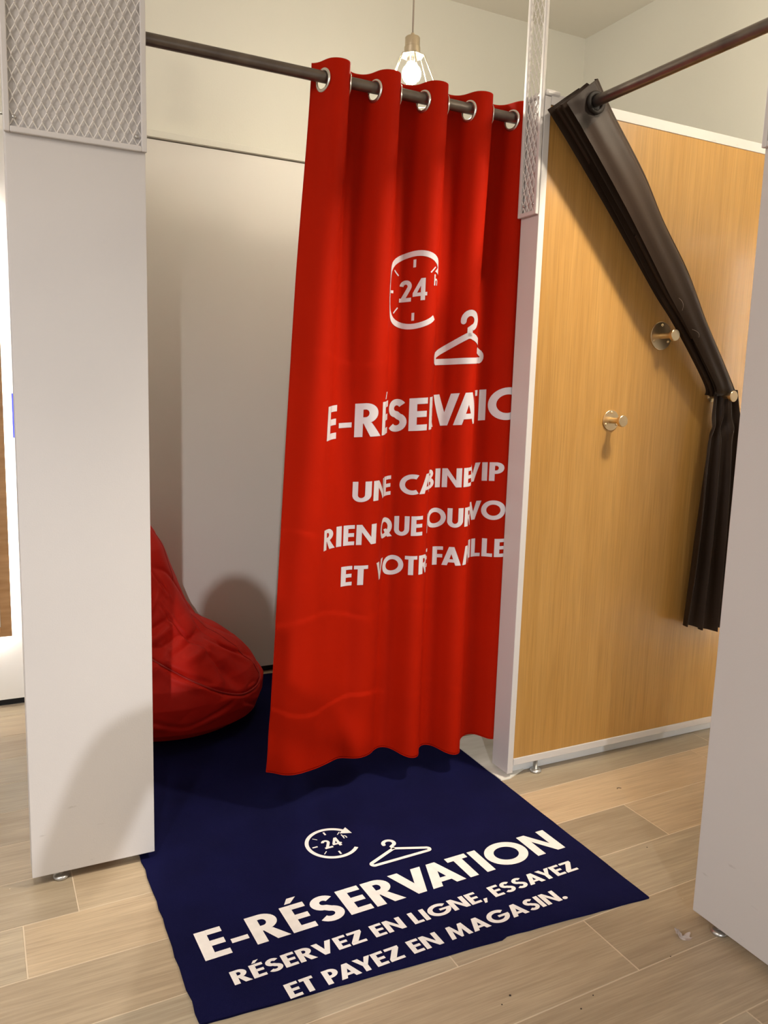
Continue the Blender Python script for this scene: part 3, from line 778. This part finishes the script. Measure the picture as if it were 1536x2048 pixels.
# ------------------------------------------------------------ backlit mirrors
def backlit(label, c, w, h, rz):
    """faces -Y locally, centre back at c, panel stands 45 mm off the wall"""
    t = thing('backlit_mirror', label, 'mirror', c); t.rotation_euler = (0, 0, rz)
    def lb(nm, x0, x1, y0, y1, za, zb, m, bev=.001):
        bm = bmesh.new(); abox(bm, x0, x1, y0, y1, za, zb, bev); return put(nm, tomesh(bm), m, t)
    lb('back_panel', -w/2, w/2, -.055, -.040, 0, h, oakd)
    lb('glass', -w/2+.04, w/2-.04, -.0585, -.0555, .04, h-.04, mirror)
    for nm, q in (('frame_side', (-w/2, -w/2+.04, 0, h)), ('frame_side', (w/2-.04, w/2, 0, h)), ('frame_rail', (-w/2+.04, w/2-.04, 0, .04)), ('frame_rail', (-w/2+.04, w/2-.04, h-.04, h))):
        lb(nm, q[0], q[1], -.062, -.0552, q[2], q[3], oakd)
    for x0, x1, za, zb in ((-w/2+.015, -w/2+.025, .02, h-.02), (w/2-.025, w/2-.015, .02, h-.02), (-w/2+.03, w/2-.03, .015, .025), (-w/2+.03, w/2-.03, h-.025, h-.015)):
        lb('led_strip', x0, x1, -.034, -.022, za, zb, ledm, 0)
    lb('mount', -.1, .1, -.040, -.0002, h*.45, h*.55, black, 0)
    return t
backlit('oak-framed backlit mirror glowing at the far left behind the wide end panel', (-.268, 3.558, .325), .73, 1.665, 0)
backlit('oak-framed backlit mirror hidden behind the right end panel', (XR-.002, 1.55, .325), .73, 1.665, -PI/2)

# ------------------------------------------------------------ blue wall sign
SG = thing('wall_sign', 'small blue sign with white marks on the glowing wall, far left', 'sign', (.23, 3.556, 1.214))
bm = bmesh.new(); abox(bm, -.100, .100, -.003, .003, -.088, .088, .001); put('plate', tomesh(bm), signb, SG)
for dx, dz, q in ((-.085, .052, 0), (-.078, .036, 1), (-.070, -.052, 1), (-.070, -.063, 1)):
    vs, fs = lathe([(0, 0), (.008 if q == 0 else .0045, 0), (.008 if q == 0 else .0045, .0006), (0, .0006)], 16, '-Y')
    put('white_mark', pymesh([(x, y, z*(.5 if q == 0 else .8)) for x, y, z in vs], fs), print_w, SG, loc=(dx, -.0031, dz))

# ------------------------------------------------------------ litter
LT = thing('plastic_scrap', 'crumpled clear plastic scrap on the floor near the right end panel foot', 'litter', (1.560, 1.318, .0))
V, F = [], []
n1, n2 = 26, 7
for i in range(n1+1):
    a = i/n1*5.0
    for j in range(n2+1):
        f = j/n2-.5
        r = .016+.005*math.sin(a*2.3)
        cx = -.018+.036*i/n1; 
        V.append((cx*1.0+r*.55*math.cos(a)+.004*math.sin(9*f), .010*math.sin(a)+f*.016+.003*math.sin(a*3), max(.0004, .0085+.008*math.sin(a*1.2)+.003*math.cos(7*f+a)+f*.006)))
for i in range(n1):
    for j in range(n2): F.append((i*(n2+1)+j, i*(n2+1)+j+1, (i+1)*(n2+1)+j+1, (i+1)*(n2+1)+j))
put('film', pymesh(V, F), plastic, LT, smooth=True)
def crumb(x, y, s, where, m=dirt):
    bm = bmesh.new(); bmesh.ops.create_icosphere(bm, subdivisions=1, radius=s)
    for v in bm.verts: v.co = Vector((v.co.x*random.uniform(.7, 1.3), v.co.y*random.uniform(.7, 1.2), max(-s*.55, v.co.z*.6)))
    zb = min(v.co.z for v in bm.verts)
    put('crumb', tomesh(bm), m, None, where, 'crumb', 'specks of dirt on the tiles', loc=(x, y, -zb))
crumb(1.038, 1.334, .0026, 'dark crumb on the tiles in front of the rug, left one of a close pair')
crumb(1.005, 1.319, .0018, 'tiny brown crumb just below a darker crumb in front of the rug')
crumb(1.160, 1.234, .0022, 'brown crumb at the bottom edge of the picture, left of centre right')
crumb(1.213, 1.255, .0018, 'tiny dark crumb at the bottom right of the rug')
crumb(1.477, 1.276, .0020, 'dark crumb beside the clear plastic scrap')
crumb(1.783, 1.666, .0020, 'dark crumb on the tiles right of the rug, near the right end panel')
crumb(1.685, 1.433, .0020, 'pale crumb at the corner of the right end panel', grout)
crumb(.031, 2.217, .0026, 'pale crumb on the tiles left of the wide end panel', grout)
HR = thing('lint_curl', 'short dark curl of lint on the tiles beside the post', 'lint', (1.967, 1.989, 0))
put('fibre', pymesh(*tube([(-.009, -.003, .001), (-.004, .003, .0012), (.003, .002, .0012), (.009, -.004, .001)], .0009, 6)), dirt, HR, smooth=True)

# ------------------------------------------------------------ the photographer, whose shadow falls on the walls
def skin(name, verts, edges, m, parent, sub=2, root=0):
    me = bpy.data.meshes.new(name); me.from_pydata([v[:3] for v in verts], edges, [])
    o = bpy.data.objects.new(name, me); COL.objects.link(o); o.parent = parent
    sk = o.modifiers.new('skin', 'SKIN'); sk.use_smooth_shade = True
    if not me.skin_vertices: me.skin_vertices.new() if hasattr(me.skin_vertices, 'new') else None
    for i, v in enumerate(verts):
        d = me.skin_vertices[0].data[i]; r = v[3]; d.radius = r if isinstance(r, tuple) else (r, r); d.use_root = (i == root)
    ss = o.modifiers.new('sub', 'SUBSURF'); ss.levels = ss.render_levels = sub
    me.materials.append(m)
    return o
coat_m = mat('dark_wool', (.03, .03, .035), .85, var=.15, vscale=20)
skin_m = mat('skin', (.52, .32, .23), .5, var=.06, vscale=10)
jean_m = mat('dark_denim', (.03, .04, .07), .85, var=.2, vscale=30)
hair_m = mat('brown_hair', (.05, .028, .015), .6, var=.3, vscale=30, stretch=(4, 4, .5))
shoe_m = mat('white_shoe', (.6, .58, .55), .6, var=.05)
PB = Vector((-.205, -.40, 0))
PE = thing('person', 'person in dark coat standing behind the camera with both hands raised', 'person', PB)
bv = [(0, 0, .92, (.15, .10)), (0, .0, 1.08, (.125, .09)), (0, 0, 1.24, (.155, .10)), (0, -.005, 1.335, (.12, .08)), (0, .01, 1.40, .050), (0, .025, 1.45, .055),
      (-.185, 0, 1.335, .072), (-.275, .05, 1.08, .060), (-.085, .26, 1.20, .034), (.165, 0, 1.325, .062), (.250, .06, 1.10, .050), (.235, .27, 1.20, .034),
      (-.09, 0, .84, .095), (-.10, .02, .48, .060), (-.10, -.01, .10, .042), (.09, 0, .84, .095), (.10, .02, .48, .060), (.10, -.01, .10, .042), (-.10, .10, .035, .034), (.10, .10, .035, .034), (0, .045, 1.545, (.072, .088)), (0, .04, 1.59, (.06, .075))]
be = [(0,1),(1,2),(2,3),(3,4),(4,5),(3,6),(6,7),(7,8),(3,9),(9,10),(10,11),(0,12),(12,13),(13,14),(0,15),(15,16),(16,17),(14,18),(17,19),(5,20),(20,21)]
body = skin('body', bv, be, coat_m, PE)
# face: nose, eyes, mouth, ears on the head
def blob(nm, c, r, m, parent=PE, seg=12):
    bm = bmesh.new(); bmesh.ops.create_uvsphere(bm, u_segments=seg, v_segments=seg, radius=1)
    for v in bm.verts: v.co = Vector((v.co.x*r[0], v.co.y*r[1], v.co.z*r[2]))
    return put(nm, tomesh(bm), m, parent, smooth=True, loc=c)
bm = bmesh.new(); bmesh.ops.create_uvsphere(bm, u_segments=28, v_segments=24, radius=1)
for v in bm.verts:
    x, y, z = v.co; w = 1-.28*max(0, -z)**1.5
    v.co = Vector((x*.073*w, y*.088*(1-.12*max(0, -z)) + (.010*math.exp(-((x/.18)**2+((z+.12)/.22)**2)) if y > 0 else 0)*1.6, z*.108))
put('face', tomesh(bm), skin_m, PE, smooth=True, loc=(0, .052, 1.525))
for sx in (-1, 1):
    e_ = blob('eye', (sx*.030, .128, 1.540), (.011, .009, .007), mat('eye_white', (.8, .8, .78), .2, var=.02))
    blob('ear', (sx*.074, .045, 1.525), (.010, .020, .030), skin_m)
blob('mouth', (0, .134, 1.478), (.022, .006, .006), mat('lips', (.45, .15, .13), .5, var=.05))
bm = bmesh.new(); bmesh.ops.create_uvsphere(bm, u_segments=40, v_segments=30, radius=1)
for v in bm.verts:
    x, y, z = v.co; n_ = MN.noise(Vector((x*5, y*5, z*5)))*.08+MN.noise(Vector((x*14, y*14, z*14)))*.05
    k_ = 1+n_
    yy = y*.098*k_
    if y > 0 and z < .45: yy = min(yy, .010)
    v.co = Vector((x*.094*k_, yy, z*(.125 if z > 0 else .19)*k_))
put('hair', tomesh(bm), hair_m, PE, smooth=True, loc=(0, .030, 1.525))
for hx, side in ((-.085, 1), (.235, -1)):
    w_ = Vector((hx, .27, 1.205)); tgt = Vector((.18-side*.036, .375, 1.30))
    palm = w_.lerp(tgt, .55)
    hv = [(*w_, .024), (*palm, (.030, .016)), (*w_.lerp(tgt, .8), (.030, .014))]; he = [(0, 1), (1, 2)]
    skin('palm', hv, he, skin_m, PE, 2)
    for k_ in range(4):
        b0 = w_.lerp(tgt, .72)+Vector((0, 0, .020-.014*k_)); L0 = (.026, .029, .028, .022)[k_]
        p1 = b0+Vector((side*.006, L0*.6, .010)); p2 = p1+Vector((side*.020, L0*.3, .004)); p3 = p2+Vector((side*.018, -.002, 0))
        skin('finger', [(*b0, .0085), (*p1, .0082), (*p2, .0075), (*p3, .0065)], [(0, 1), (1, 2), (2, 3)], skin_m, PE, 2)
    b0 = w_.lerp(tgt, .35)+Vector((side*.012, 0, .012)); p1 = b0+Vector((side*.018, .030, .024)); p2 = p1+Vector((side*.012, .022, .018))
    skin('thumb', [(*b0, .012), (*p1, .010), (*p2, .008)], [(0, 1), (1, 2)], skin_m, PE, 2)
for sx in (-1, 1):
    vs, fs = lathe([(.001, 0), (.9, 0), (1, .12), (.96, .5), (.7, .85), (.001, 1)], 20)
    put('shoe', pymesh([(x*.045+sx*.10, y*.125+.055, z*.075) for x, y, z in vs], fs), shoe_m, PE, smooth=True)
ph = thing('phone', 'black phone held up just behind the camera', 'phone', (0, -.014, 1.30))
bm = bmesh.new(); abox(bm, -.036, .036, -.0045, .0035, -.065, .083, .003)
put('case', tomesh(bm), mat('phone_black', (.02, .02, .022), .3, var=.05), ph)
bm = bmesh.new(); abox(bm, -.033, .033, -.0052, -.0044, -.060, .078, .0003)
put('screen', tomesh(bm), mat('phone_glass', (.01, .01, .012), .08, var=.05), ph)
